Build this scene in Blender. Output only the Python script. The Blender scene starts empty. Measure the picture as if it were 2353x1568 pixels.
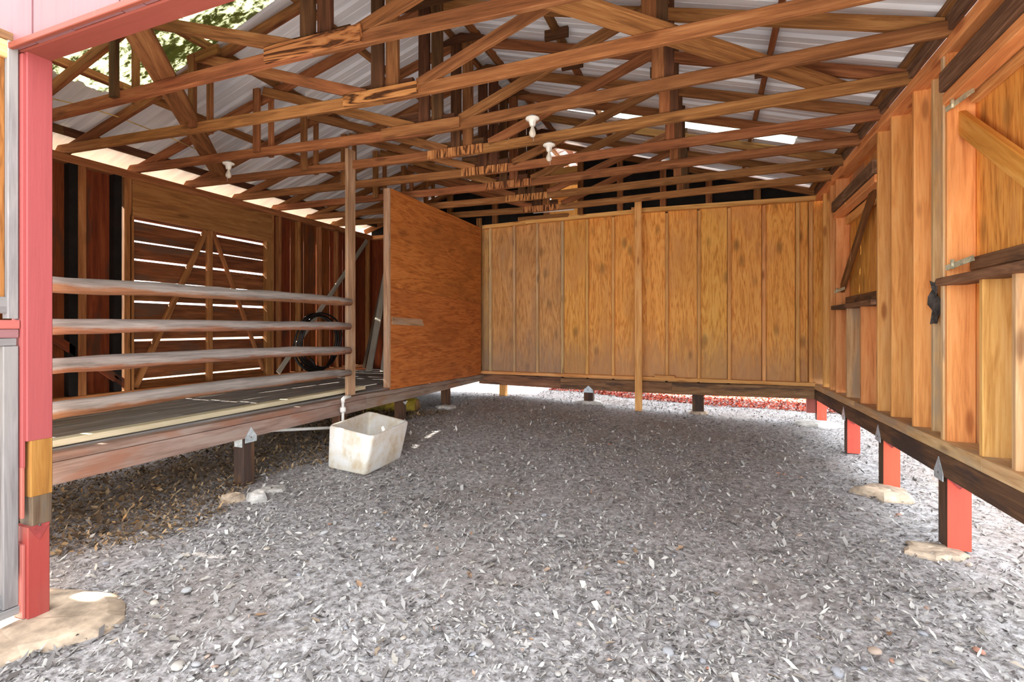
import bpy, math, random
import numpy as np
from mathutils import Vector, Matrix
from math import radians as R
random.seed(7); rng = np.random.default_rng(7)
S = bpy.context.scene
COL = S.collection

# ---------------------------------------------------------------- camera, sky, sun, exposure
FW, FH = 2353, 1568
F = 1145.0; CX = 1176.5; HY = 749.0; EYE = 1.5
YAW = math.atan((1626 - CX) / F)
cam = bpy.data.cameras.new('camera'); co = bpy.data.objects.new('camera', cam); COL.objects.link(co)
cam.sensor_fit = 'HORIZONTAL'; cam.sensor_width = 36.0; cam.lens = 36.0 * F / FW
cam.shift_y = -(FH / 2 - HY) / FW
cam.clip_start = .02; cam.clip_end = 300
co.location = (0, 0, EYE); co.rotation_euler = (R(90), 0, YAW)
S.camera = co
w = bpy.data.worlds.new('World'); S.world = w; w.use_nodes = True
bg = w.node_tree.nodes['Background']
bg.inputs[0].default_value = (.90, .95, 1.0, 1); bg.inputs[1].default_value = 1.0
sun = bpy.data.lights.new('sun', 'SUN'); sun.energy = 14.0; sun.angle = R(.6); sun.color = (1, .93, .82)
so = bpy.data.objects.new('sun', sun); COL.objects.link(so)
so.rotation_euler = Vector((-.78, -.05, .62)).to_track_quat('Z', 'Y').to_euler()
S.view_settings.view_transform = 'Standard'; S.view_settings.look = 'None'
S.view_settings.exposure = 2.6; S.view_settings.gamma = 1.0; S.view_settings.use_curve_mapping = False
try:
    S.cycles.max_bounces = 10; S.cycles.diffuse_bounces = 7; S.cycles.transparent_max_bounces = 12
except Exception: pass

# ---------------------------------------------------------------- survey: photo point -> point on a known plane
ca, sa = math.cos(YAW), math.sin(YAW)
def ray(x, y):
    dx = (x - CX) / F
    return (dx * ca - sa, dx * sa + ca, (HY - y) / F)
def at_z(x, y, z):
    d = ray(x, y); t = (z - EYE) / d[2]; return Vector((d[0]*t, d[1]*t, z))
def at_x(x, y, X):
    d = ray(x, y); t = X / d[0]; return Vector((X, d[1]*t, EYE + d[2]*t))
def at_y(x, y, Y):
    d = ray(x, y); t = Y / d[1]; return Vector((d[0]*t, Y, EYE + d[2]*t))
def at_rw(x, y, off=0.0):
    d = ray(x, y); t = (1.3825 + off) / (d[0] - .0125 * d[1]); return Vector((d[0]*t, d[1]*t, EYE + d[2]*t))
def RW(Y, off, z): return Vector((1.3825 + off + .0125 * Y, Y, z))

def sm(a, b, x):
    t = np.clip((x - a) / (b - a), 0, 1); return t * t * (3 - 2 * t)
def ground(x, y):
    x = np.asarray(x, float); y = np.asarray(y, float)
    g = .015 + .03 * sm(5, 9, y) + .15 * sm(3.6, 6.2, y) * sm(.6, -3.6, x) * (1 - .6 * sm(10, 14, y))
    g = g + .012 * np.sin(1.7*x + .6*y) * np.sin(1.3*y - .5*x) + .006 * np.sin(4.1*x + 1) * np.sin(3.7*y)
    return g
def gz(x, y): return float(ground(x, y))

# ---------------------------------------------------------------- materials
def lin(c):
    return tuple(((v/255)/12.92 if v/255 <= .04045 else ((v/255 + .055)/1.055)**2.4) for v in c[:3]) + (1,)
class G:
    def __init__(s, name):
        s.m = bpy.data.materials.new(name); s.m.use_nodes = True; s.t = s.m.node_tree
        s.b = s.t.nodes['Principled BSDF']; s.out = s.t.nodes['Material Output']
    def n(s, typ, **k):
        nd = s.t.nodes.new('ShaderNode' + typ)
        for a, v in k.items():
            if a.startswith('i_'): nd.inputs[a[2:].replace('_', ' ')].default_value = v
            else: setattr(nd, a, v)
        return nd
    def l(s, a, b): s.t.links.new(a, b)
    def coords(s, scale, rand=True, rot=(0,0,0)):
        if not hasattr(s, 'base'):
            tc = s.n('TexCoord'); o = tc.outputs['Object']
            if rand:
                oi = s.n('ObjectInfo'); mu = s.n('VectorMath', operation='MULTIPLY_ADD')
                cb = s.n('CombineXYZ'); s.l(oi.outputs['Random'], cb.inputs[0]); s.l(oi.outputs['Random'], cb.inputs[1]); s.l(oi.outputs['Random'], cb.inputs[2])
                mu.inputs[1].default_value = (71.3, 37.7, 53.1); s.l(cb.outputs[0], mu.inputs[0]); s.l(o, mu.inputs[2]); o = mu.outputs[0]
                s.oi = oi
            s.base = o
        mp = s.n('Mapping'); mp.inputs['Scale'].default_value = scale; mp.inputs['Rotation'].default_value = rot
        s.l(s.base, mp.inputs[0]); return mp.outputs[0]
    def noise(s, scale, sc=1., detail=4., rough=.55, dist=0.):
        v = s.coords(scale); nd = s.n('TexNoise'); s.l(v, nd.inputs['Vector'])
        nd.inputs['Scale'].default_value = sc; nd.inputs['Detail'].default_value = detail
        nd.inputs['Roughness'].default_value = rough; nd.inputs['Distortion'].default_value = dist
        return nd.outputs[0]
    def math(s, op, a, b=None, clamp=False):
        nd = s.n('Math', operation=op); nd.use_clamp = clamp
        for i, v in enumerate((a, b)):
            if v is None: continue
            if isinstance(v, (int, float)): nd.inputs[i].default_value = v
            else: s.l(v, nd.inputs[i])
        return nd.outputs[0]
    def ramp(s, fac, pts):
        nd = s.n('ValToRGB'); e = nd.color_ramp.elements
        while len(e) < len(pts): e.new(.5)
        for el, (p, c) in zip(e, pts):
            el.position = p; el.color = c if len(c) == 4 and max(c) <= 1.0001 else lin(c)
        s.l(fac, nd.inputs[0]); return nd.outputs[0]
    def step(s, fac, a, b):
        nd = s.n('MapRange'); nd.interpolation_type = 'SMOOTHSTEP'; s.l(fac, nd.inputs[0])
        nd.inputs[1].default_value = a; nd.inputs[2].default_value = b; return nd.outputs[0]
    def mix(s, fac, a, b, mode='MIX'):
        nd = s.n('MixRGB', blend_type=mode)
        for i, v in zip((0, 1, 2), (fac, a, b)):
            if isinstance(v, (int, float)): nd.inputs[i].default_value = v
            elif isinstance(v, tuple): nd.inputs[i].default_value = lin(v)
            else: s.l(v, nd.inputs[i])
        return nd.outputs[0]
    def vary(s, col, amt, hue=.01):
        hs = s.n('HueSaturation'); s.l(col, hs.inputs['Color'])
        s.l(s.math('MULTIPLY_ADD', s.oi.outputs['Random'], amt), hs.inputs['Value'])
        hs.inputs['Value'].links[0].from_node.inputs[2].default_value = 1 - amt/2
        fr = s.math('FRACT', s.math('MULTIPLY', s.oi.outputs['Random'], 17.3))
        s.l(s.math('MULTIPLY_ADD', fr, hue*2), hs.inputs['Hue'])
        hs.inputs['Hue'].links[0].from_node.inputs[2].default_value = .5 - hue
        return hs.outputs[0]
    def done(s, col, rough=.8, bump=None, bs=.3, bd=.01, metal=0., spec=.25):
        if isinstance(col, tuple): s.b.inputs['Base Color'].default_value = lin(col)
        else: s.l(col, s.b.inputs['Base Color'])
        if isinstance(rough, (int, float)): s.b.inputs['Roughness'].default_value = rough
        else: s.l(rough, s.b.inputs['Roughness'])
        s.b.inputs['Metallic'].default_value = metal
        s.b.inputs['Specular IOR Level'].default_value = spec
        if bump is not None:
            bn = s.n('Bump'); bn.inputs['Strength'].default_value = bs; bn.inputs['Distance'].default_value = bd
            s.l(bump, bn.inputs['Height']); s.l(bn.outputs[0], s.b.inputs['Normal'])
        return s.m

def wood(name, dark, mid, light, knot=(70, 35, 14), knots=.55, vary=.3, gray=None, gamt=.5, sc=1., rough=.8, bs=.35, red=None):
    g = G(name)
    a = g.noise((.7*sc, 9*sc, 9*sc), 2.2, 5, .6, .8)
    b = g.noise((3*sc, 70*sc, 70*sc), 1.6, 3, .6)
    f = g.math('ADD', g.math('MULTIPLY', a, .72), g.math('MULTIPLY', b, .28))
    c = g.ramp(f, [(.30, dark), (.5, mid), (.68, light)])
    big = g.noise((.5, 2.2, 2.2), 1.3, 2)
    c = g.mix(g.math('MULTIPLY', g.step(big, .5, .75), .35), c, tuple(int(v*.72) for v in mid))
    if knots:
        v = g.coords((1.5*sc, 5.5*sc, 5.5*sc)); vo = g.n('TexVoronoi'); vo.inputs['Scale'].default_value = 1.15; g.l(v, vo.inputs['Vector'])
        c = g.mix(g.math('MULTIPLY', g.step(vo.outputs['Distance'], .21, .07), knots), c, knot)
    if gray:
        gn = g.noise((.6, 3.5, 3.5), 1.8, 4, .65)
        c = g.mix(g.math('MULTIPLY', g.step(gn, .62 - .3*gamt, .72 - .2*gamt), .85), c, gray)
    if red:
        rn = g.noise((1.2, 3, 3), 1.5, 3); c = g.mix(g.math('MULTIPLY', g.step(rn, .52, .68), .7), c, red)
    c = g.vary(c, vary)
    return g.done(c, rough, f, bs, .006)

def rail_mat():
    g = G('peeled_log'); tc = g.n('TexCoord'); sp = g.n('SeparateXYZ'); g.l(tc.outputs['Object'], sp.inputs[0])
    a = g.noise((.9, 12, 12), 2, 5, .65, .5); b = g.noise((3, 60, 60), 1.5, 3); d = g.noise((1.1, 7, 7), 2.2, 5, .7)
    f = g.math('ADD', g.math('MULTIPLY', a, .7), g.math('MULTIPLY', b, .3))
    grey = g.ramp(f, [(.3, (96, 90, 86)), (.5, (138, 131, 126)), (.7, (168, 160, 154))])
    bare = g.ramp(f, [(.3, (84, 56, 40)), (.5, (136, 94, 66)), (.7, (158, 122, 98))])
    h = g.math('MULTIPLY_ADD', d, .11); h.node.inputs[2].default_value = -.052
    c = g.mix(g.step(g.math('ADD', sp.outputs[2], h), -.018, .012), bare, grey); c = g.vary(c, .1)
    return g.done(c, .85, f, .5, .008)
def ply(name, dark, mid, light, knots=.6, vary=.16, stain=None, sc=1., scuff=None, ring=.24, dust=None):
    g = G(name)
    wv = g.noise((.5*sc, 4.5*sc, 4.5*sc), 1.5, 4, .55, .8)
    rings = g.math('PINGPONG', g.math('MULTIPLY', wv, 13.), 1.)
    fine = g.noise((5*sc, 60*sc, 60*sc), 1.5, 3)
    f = g.math('ADD', g.math('MULTIPLY', rings, ring), g.math('MULTIPLY', fine, .94-ring))
    c = g.ramp(f, [(.22, dark), (.48, mid), (.78, light)])
    big = g.noise((.6, 1.6, 1.6), 1.1, 3)
    c = g.mix(g.math('MULTIPLY', g.step(big, .48, .74), .4), c, tuple(int(v*.75) for v in mid))
    v = g.coords((2.0*sc, 4.2*sc, 4.2*sc)); vo = g.n('TexVoronoi'); vo.inputs['Scale'].default_value = 1.0; g.l(v, vo.inputs['Vector'])
    c = g.mix(g.math('MULTIPLY', g.step(vo.outputs['Distance'], .30, .05), knots), c, tuple(int(v*.45) for v in mid))
    if stain:
        sn = g.noise((.5, 1.2, 1.2), 1.6, 4, .6); c = g.mix(g.math('MULTIPLY', g.step(sn, .5, .66), .6), c, stain)
    if scuff:
        s2 = g.noise((9, 22, 22), 2, 5, .7); c = g.mix(g.math('MULTIPLY', g.step(s2, .62, .70), .55), c, scuff)
    if dust:
        tc = g.n('TexCoord'); sp = g.n('SeparateXYZ'); g.l(tc.outputs['Object'], sp.inputs[0])
        dn = g.math('ADD', sp.outputs[0], g.math('MULTIPLY', g.noise((2, 9, 9), 1.5, 5, .65), 1.1))
        c = g.mix(g.math('MULTIPLY', g.step(dn, 1.7, .55), .75), c, dust)
    c = g.vary(c, vary, .004)
    return g.done(c, .72, f, .22, .004)

def paint(name, col, worn, amt=.35, grain=True, rough=.6, vary=.06, dirt=None):
    g = G(name)
    a = g.noise((.8, 14, 14), 2, 4, .6); b = g.noise((3, 3, 3), 1.4, 5, .65)
    c = g.mix(g.math('MULTIPLY', g.step(a, .45, .7), .25), col, tuple(int(v*.84) for v in col))
    c = g.mix(g.math('MULTIPLY', g.step(b, .63, .72), amt), c, worn)
    if dirt: c = g.mix(g.math('MULTIPLY', g.step(g.noise((1.2, 2, 2), 1.6, 4), .45, .68), .55), c, dirt)
    c = g.vary(c, vary, .004)
    return g.done(c, rough, a, .35, .004)

def plain(name, col, rough=.6, metal=0., n=.12, sc=12, spec=.3, bump=.15):
    g = G(name); a = g.noise((sc, sc, sc), 1., 4, .6)
    c = g.ramp(a, [(.3, tuple(int(v*(1-n*1.5)) for v in col)), (.7, tuple(min(255, int(v*(1+n))) for v in col))])
    return g.done(c, rough, a, bump, .004, metal, spec)

M = {}
M['truss'] = wood('truss_timber', (86, 52, 29), (136, 87, 50), (168, 118, 75), vary=.34)
M['door_ply'] = ply('door_plywood', (96, 56, 26), (140, 88, 42), (156, 106, 60), knots=.4)
M['truss_dark'] = wood('dark_truss_timber', (50, 30, 18), (84, 53, 32), (112, 76, 47), vary=.25)
M['plate_ply'] = ply('splice_plywood', (66, 34, 14), (160, 102, 56), (186, 130, 80), knots=.3, vary=.1, sc=1.3, ring=.7)
M['wall'] = wood('golden_framing', (178, 118, 60), (222, 164, 98), (236, 188, 126), vary=.18, knots=.7, knot=(136, 70, 30))
M['wall_red'] = wood('reddish_framing', (186, 116, 62), (226, 158, 94), (238, 180, 118), vary=.18, knots=.6, knot=(136, 68, 30))
M['wall_grey'] = wood('weathered_framing', (160, 122, 80), (204, 166, 118), (226, 194, 150), vary=.2, gray=(178, 156, 128), gamt=.5)
M['wall_ply'] = ply('golden_plywood', (184, 112, 42), (236, 170, 84), (244, 194, 112), knots=.6, stain=(218, 158, 92), dust=(178, 142, 106), vary=.1)
M['wall_ply_grey'] = ply('dusty_plywood', (158, 108, 60), (212, 158, 96), (226, 182, 124), knots=.5, stain=(180, 144, 108), dust=(160, 136, 118), vary=.08)
M['left'] = wood('dark_siding', (84, 37, 17), (124, 60, 28), (148, 80, 42), vary=.3, knots=.4, gray=(84, 57, 40), gamt=.3)  # same wood as the right wall, its dimmer light put into the colour
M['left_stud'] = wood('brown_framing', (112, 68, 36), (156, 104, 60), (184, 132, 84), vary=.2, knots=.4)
M['slat'] = wood('old_slats', (70, 40, 22), (122, 74, 42), (156, 104, 64), vary=.45, knots=.5, gray=(96, 76, 62), gamt=.4)
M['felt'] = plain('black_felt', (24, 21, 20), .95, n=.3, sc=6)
M['dark_beam'] = wood('dark_stained_beam', (58, 40, 30), (92, 66, 48), (128, 94, 66), vary=.15, gray=(60, 48, 46), gamt=.5, knots=.4)
M['beam'] = wood('brown_beam', (92, 62, 42), (132, 96, 68), (162, 124, 92), vary=.15, gray=(74, 56, 48), gamt=.35, knots=.4)
M['rim'] = wood('grey_rim_timber', (104, 84, 74), (138, 118, 106), (166, 146, 134), vary=.1, gray=(152, 138, 128), gamt=.5, red=(140, 100, 76), knots=.25)
M['deck'] = wood('worn_floorboards', (102, 97, 94), (136, 131, 127), (166, 160, 155), vary=.2, gray=(132, 131, 132), gamt=.5, knots=.2)
M['rail'] = rail_mat()
M['postgrey'] = wood('grey_brown_post', (120, 88, 62), (166, 132, 102), (196, 164, 134), vary=.1, gray=(164, 142, 122), gamt=.4, knots=.3)
M['pale'] = wood('pale_new_wood', (186, 172, 138), (212, 202, 172), (228, 220, 196), vary=.1, knots=.15, knot=(170, 150, 110))
M['palegrey'] = wood('pale_grey_board', (140, 132, 116), (172, 166, 152), (196, 192, 180), vary=.2, knots=.15, knot=(120, 104, 84))
M['greywood'] = wood('silvered_wood', (96, 92, 91), (122, 119, 118), (146, 142, 141), vary=.15, knots=.2, knot=(76, 70, 66), gray=(134, 131, 128), gamt=.4)
M['shutter_ply'] = ply('shutter_plywood', (176, 108, 42), (230, 162, 78), (240, 188, 106), knots=.5, stain=(206, 146, 84), vary=.08)
M['hatch'] = wood('brightened_hatch_wood', (214, 156, 72), (238, 190, 104), (246, 206, 130), vary=.04, knots=.2)  # colour raised to carry the outdoor glow that the overhang keeps off
M['part_ply'] = ply('scuffed_plywood', (136, 72, 28), (188, 112, 52), (208, 136, 74), knots=.3, sc=.9, stain=(160, 94, 44), scuff=(194, 156, 124))
M['amber'] = wood('amber_repair_timber', (112, 70, 30), (142, 94, 44), (160, 114, 60), vary=.05, knots=0)
M['graybrown'] = wood('grey_brown_timber', (72, 56, 44), (98, 80, 64), (118, 98, 82), vary=.05, gray=(86, 78, 72), gamt=.4)
M['redpaint'] = paint('red_post_paint', (150, 72, 72), (184, 142, 136), .5)
M['redbase'] = paint('dark_red_paint', (148, 58, 54), (140, 104, 92), .4, dirt=(136, 90, 78))
M['redhead'] = paint('brick_red_paint', (128, 66, 54), (156, 104, 90), .2)
M['pink'] = paint('faded_pink_paint', (134, 94, 96), (150, 120, 118), .3)
M['coral'] = paint('coral_paint', (166, 94, 84), (186, 146, 132), .3)
M['orange_red'] = paint('orange_red_paint', (206, 84, 64), (220, 124, 98), .3)
M['yellow'] = wood('yellow_lit_brace_wood', (186, 126, 44), (214, 154, 66), (230, 176, 92), vary=.04, knots=0)  # yellow light on the brace put into its wood colour
M['rough_dark'] = wood('rough_sawn_header', (66, 46, 32), (112, 84, 60), (156, 126, 98), vary=.1, knots=.4, sc=1.4, bs=.8)
M['galv'] = plain('galvanised_steel', (190, 200, 208), .45, .55, .1, 30)
M['zinc'] = plain('tarnished_hinge', (196, 190, 160), .5, .4, .15, 40)
M['redmetal'] = plain('red_painted_steel', (140, 58, 56), .6, 0, .12, 20)
M['concrete'] = plain('sandy_concrete', (176, 158, 138), .95, 0, .2, 7, .1, .8)
M['concrete_front'] = plain('sunny_sandy_concrete', (172, 154, 134), .95, 0, .2, 7, .1, .8)
M['concrete_w'] = plain('pale_concrete', (184, 180, 174), .95, 0, .18, 9, .1, .8)
def trough_mat():
    g = G('cement_tub'); a = g.noise((3, 3, 3), 1.5, 5, .65); b = g.noise((40, 40, 40), 1, 3)
    c = g.ramp(a, [(.32, (196, 176, 146)), (.5, (216, 210, 198)), (.66, (224, 224, 222))])
    c = g.mix(g.math('MULTIPLY', g.step(b, .66, .72), .4), c, (130, 120, 108))
    return g.done(c, .8, b, .2, .003, 0, .3)
M['tub'] = trough_mat()
M['white'] = plain('white_plastic', (226, 226, 222), .45, 0, .05, 8)
M['ceramic'] = plain('white_ceramic', (224, 222, 214), .25, 0, .04, 8, .5)
def bulb_mat():
    g = G('frosted_glass'); g.b.inputs['Base Color'].default_value = lin((236, 230, 216)); g.b.inputs['Roughness'].default_value = .25
    g.b.inputs['Transmission Weight'].default_value = .35; g.b.inputs['IOR'].default_value = 1.3; return g.m
M['bulb'] = bulb_mat()
M['brass'] = plain('brass', (190, 150, 80), .4, .8, .1, 20)
M['black'] = plain('black_rubber', (26, 25, 27), .4, 0, .2, 8, .5)
M['drum'] = plain('mossy_yellow_drum', (150, 130, 44), .7, 0, .3, 6)
M['drumend'] = plain('rusty_drum_end', (128, 96, 44), .8, 0, .35, 6)
M['twine'] = plain('twine', (206, 174, 112), .9, 0, .1, 20)
M['nest'] = plain('charred_scrap', (58, 54, 52), .9, 0, .8, 14)
def metal_roof():
    g = G('painted_sheet_metal'); a = g.noise((.5, 8, 8), 1.3, 3); b = g.noise((1.2, 1.2, 1.2), 1, 4)
    c = g.ramp(a, [(.3, (214, 218, 226)), (.7, (236, 239, 244))])
    c = g.mix(g.math('MULTIPLY', g.step(b, .5, .75), .3), c, (206, 202, 190))
    return g.done(c, .5, None, metal=.0, spec=.4)
M['metal'] = metal_roof()
def fibreglass(name, moss, tint):
    g = G(name); a = g.noise((5.5, 11, 11), 1.5, 6, .72, .4); b = g.noise((1.3, 3, 3), 1.2, 3)
    f = g.math('MULTIPLY_ADD', b, .55); f.node.inputs[2].default_value = -.17
    msk = g.step(g.math('ADD', a, f), .56, .68)
    c = g.mix(msk, tint, (70, 72, 46)); 
    if not moss: c = g.mix(.0, tint, tint)
    tr = g.n('BsdfTranslucent'); df = g.n('BsdfDiffuse'); gl = g.n('BsdfGlossy'); tp = g.n('BsdfTransparent')
    g.l(c, tr.inputs[0]); g.l(c, df.inputs[0]); gl.inputs['Roughness'].default_value = .25; tp.inputs[0].default_value = lin((246, 250, 236))
    m1 = g.n('MixShader'); m1.inputs[0].default_value = .78; g.l(df.outputs[0], m1.inputs[1]); g.l(tr.outputs[0], m1.inputs[2])
    m2 = g.n('MixShader'); m2.inputs[0].default_value = .08; g.l(m1.outputs[0], m2.inputs[1]); g.l(gl.outputs[0], m2.inputs[2])
    m3 = g.n('MixShader'); g.l(g.math('MULTIPLY', g.math('SUBTRACT', 1., msk), 0.04 if moss else .0), m3.inputs[0]); g.l(m2.outputs[0], m3.inputs[1]); g.l(tp.outputs[0], m3.inputs[2])
    g.l(m3.outputs[0], g.out.inputs[0]); return g.m
M['fibre_moss'] = fibreglass('mossy_fibreglass', True, (160, 163, 144))
M['fibre'] = fibreglass('clear_fibreglass', False, (188, 196, 190))
def ground_mat():
    g = G('gravelly_dirt')
    tc = g.n('TexCoord'); g.base = tc.outputs['Object']
    a = g.noise((1, 1, 1), .9, 4, .6); b = g.noise((1, 1, 1), 22, 6, .75); d = g.noise((1, 1, 1), 75, 4, .7)
    c = g.ramp(b, [(.36, (100, 96, 95)), (.5, (150, 146, 146)), (.64, (190, 187, 187))])
    c = g.mix(g.math('MULTIPLY', g.step(a, .46, .68), .5), c, (134, 122, 114))
    c = g.mix(g.math('MULTIPLY', g.step(d, .58, .7), .6), c, (196, 190, 184))
    sp = g.n('SeparateXYZ'); g.l(tc.outputs['Object'], sp.inputs[0])
    c = g.mix(g.math('MULTIPLY', g.step(g.math('ADD', sp.outputs[0], g.math('MULTIPLY', a, 1.5)), -5.4, -6.6), .9), c, (94, 80, 58))  # browner ground outside the left wall, added to dim the bounce onto the eave
    h = g.math('ADD', g.math('MULTIPLY', b, .7), g.math('MULTIPLY', d, .3))
    return g.done(c, .95, h, .7, .012, 0, .1)
M['ground'] = ground_mat()
def island_mat(name, pts, rough=.85, bump=True):
    g = G(name); ge = g.n('NewGeometry')
    c = g.ramp(ge.outputs['Random Per Island'], pts)
    return g.done(c, rough, None, spec=.15)
M['litter'] = island_mat('dry_leaf_litter', [(0, (84, 78, 75)), (.2, (114, 109, 107)), (.55, (148, 144, 141)), (.85, (170, 166, 161)), (.95, (192, 188, 182)), (.985, (192, 188, 182)), (1, (146, 114, 88))])
M['brownlitter'] = island_mat('brown_leaf_litter', [(0, (58, 46, 36)), (.3, (92, 76, 60)), (.6, (130, 108, 80)), (.85, (160, 140, 112)), (1, (170, 132, 84))])
M['redgravel'] = island_mat('red_gravel', [(0, (130, 44, 28)), (.4, (170, 68, 48)), (.75, (190, 92, 70)), (1, (196, 160, 146))])
def objrand(name, pts, rough=.8, spec=.2):
    g = G(name); oi = g.n('ObjectInfo'); c = g.ramp(oi.outputs['Random'], pts)
    tc = g.n('TexCoord'); g.base = tc.outputs['Object']; nz = g.noise((60, 60, 60), 1, 3)
    c = g.mix(g.math('MULTIPLY', nz, .3), c, (150, 142, 134)); return g.done(c, rough, None, spec=spec)
M['pebble'] = objrand('river_pebble', [(0, (140, 138, 136)), (.3, (168, 165, 160)), (.55, (132, 136, 146)), (.8, (178, 170, 158)), (.94, (152, 122, 104)), (1, (158, 100, 78))])
M['leaf'] = objrand('dry_oak_leaf', [(0, (112, 106, 98)), (.4, (142, 136, 128)), (.75, (166, 160, 150)), (.92, (138, 116, 92)), (1, (150, 108, 74))])

# ---------------------------------------------------------------- builders
WM = {}
def link(name, mesh, mw, parent=None, mats=()):
    o = bpy.data.objects.new(name, mesh); COL.objects.link(o)
    for m in mats: mesh.materials.append(m)
    WM[o] = mw
    if parent is not None:
        o.parent = parent; o.matrix_basis = WM[parent].inverted() @ mw
    else: o.matrix_basis = mw
    return o
def tag(o, label=None, cat=None, group=None, kind=None):
    if label: o['label'] = label
    if cat: o['category'] = cat
    if group: o['group'] = group
    if kind: o['kind'] = kind
    return o
def thing(name, label, cat, loc=(0, 0, 0), group=None):
    return tag(link(name, None, Matrix.Translation(loc)), label, cat, group)
def struct(name, label, cat, loc=(0, 0, 0)):
    return tag(link(name, None, Matrix.Translation(loc)), label, cat, None, 'structure')
def mesh(name, v, f, smooth=False):
    me = bpy.data.meshes.new(name); me.from_pydata([tuple(p) for p in v], [], f); me.update()
    if smooth: me.polygons.foreach_set('use_smooth', [True]*len(me.polygons))
    return me
def frame(A, B, up):
    A = Vector(A); B = Vector(B); x = (B - A).normalized(); u = Vector(up)
    z = (u - x * u.dot(x)).normalized(); y = z.cross(x)
    return A, B, x, y, z
def timber(name, A, B, t, d, mat, parent=None, up=(0, 0, 1), oy=0, oz=0, ch=None, endcut=(0, 0), sag=0.):
    """a sawn timber from A to B: t thick (local Y), d deep (local Z, towards up); grain along local X; edges eased"""
    A, B, x, y, z = frame(A, B, up); L = (B - A).length
    c = min(.006, .14 * min(t, d)) if ch is None else ch
    cy, cz = oy*t/2, oz*d/2; a, b = t/2, d/2
    ring = [(-a+c, -b), (a-c, -b), (a, -b+c), (a, b-c), (a-c, b), (-a+c, b), (-a, b-c), (-a, -b+c)]
    xs = [0, L] if not sag else [0, L*.25, L*.5, L*.75, L]
    v = []
    for i, xx in enumerate(xs):
        s = -sag*4*(xx/L)*(1-xx/L) if sag else 0
        for (p, q) in ring:
            e = 0
            if i == 0: e = endcut[0]*(q/b)*.5*d
            if i == len(xs)-1: e = endcut[1]*(q/b)*.5*d
            v.append((xx + e, p + cy, q + cz + s))
    f = [tuple(reversed(range(8)))]
    n = len(xs)
    for k in range(n-1):
        for i in range(8):
            j = (i+1) % 8; f.append((k*8+i, k*8+j, k*8+8+j, k*8+8+i))
    f.append(tuple(range((n-1)*8, n*8)))
    me = mesh(name, v, f)
    mw = Matrix(((x.x, y.x, z.x, A.x), (x.y, y.y, z.y, A.y), (x.z, y.z, z.z, A.z), (0, 0, 0, 1)))
    return link(name, me, mw, parent, (M[mat],))
def abox(name, lo, hi, mat, parent=None, grain='z', ch=.004):
    """axis-aligned board between two corners, grain along one axis"""
    lo = Vector(lo); hi = Vector(hi); lo, hi = Vector(map(min, lo, hi)), Vector(map(max, lo, hi)); c = (lo+hi)/2; s = hi-lo
    if grain == 'x': return timber(name, (lo.x, c.y, c.z), (hi.x, c.y, c.z), s.y, s.z, mat, parent, (0, 0, 1), ch=min(ch, .2*min(s.y, s.z)))
    if grain == 'y': return timber(name, (c.x, lo.y, c.z), (c.x, hi.y, c.z), s.x, s.z, mat, parent, (0, 0, 1), ch=min(ch, .2*min(s.x, s.z)))
    return timber(name, (c.x, c.y, lo.z), (c.x, c.y, hi.z), s.y, s.x, mat, parent, (1, 0, 0), ch=min(ch, .2*min(s.x, s.y)))
def slab(name, pts, off, mat, parent=None, gx=None):
    """flat board: polygon pts (3D, planar) extruded by vector off; grain along gx"""
    pts = [Vector(p) for p in pts]; off = Vector(off); A = pts[0]
    x = Vector(gx or (0, 0, 1)).normalized(); z = off.normalized(); x = (x - z*x.dot(z)).normalized(); y = z.cross(x)
    mw = Matrix(((x.x, y.x, z.x, A.x), (x.y, y.y, z.y, A.y), (x.z, y.z, z.z, A.z), (0, 0, 0, 1))); inv = mw.inverted()
    n = len(pts); v = [inv @ p for p in pts] + [inv @ (p + off) for p in pts]
    f = [tuple(range(n)), tuple(reversed(range(n, 2*n)))] + [(i, i+n, (i+1) % n + n, (i+1) % n) for i in range(n)]
    area = sum(v[i].x*v[(i+1) % n].y - v[(i+1) % n].x*v[i].y for i in range(n))
    if area > 0: f = [tuple(reversed(q)) for q in f]
    return link(name, mesh(name, v, f), mw, parent, (M[mat],))
def tube(name, pts, rad, mat, parent=None, seg=10, caps=True, wob=0., org=None, closed=False):
    """round bar through points; rad a number or one per point"""
    pts = [Vector(p) for p in pts]; n = len(pts); org = Vector(org) if org else pts[0].copy()
    r = rad if isinstance(rad, (list, tuple)) else [rad]*n
    v = []; f = []
    T = (pts[1]-pts[0]).normalized(); u = T.orthogonal().normalized()
    for i, p in enumerate(pts):
        T = (pts[(i+1) % n] - pts[i-1]).normalized() if closed or 0 < i < n-1 else ((pts[1]-pts[0]).normalized() if i == 0 else (pts[-1]-pts[-2]).normalized())
        u = (u - T*u.dot(T)).normalized(); w_ = T.cross(u)
        for k in range(seg):
            a = 2*math.pi*k/seg; rr = r[i]*(1 + random.uniform(-wob, wob))
            v.append(p + (u*math.cos(a) + w_*math.sin(a))*rr - org)
    for i in range(n if closed else n-1):
        j = (i+1) % n
        for k in range(seg): f.append((i*seg+k, i*seg+(k+1) % seg, j*seg+(k+1) % seg, j*seg+k))
    if caps and not closed: f += [tuple(reversed(range(seg))), tuple(range((n-1)*seg, n*seg))]
    return link(name, mesh(name, v, f, True), Matrix.Translation(org), parent, (M[mat],))
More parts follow.
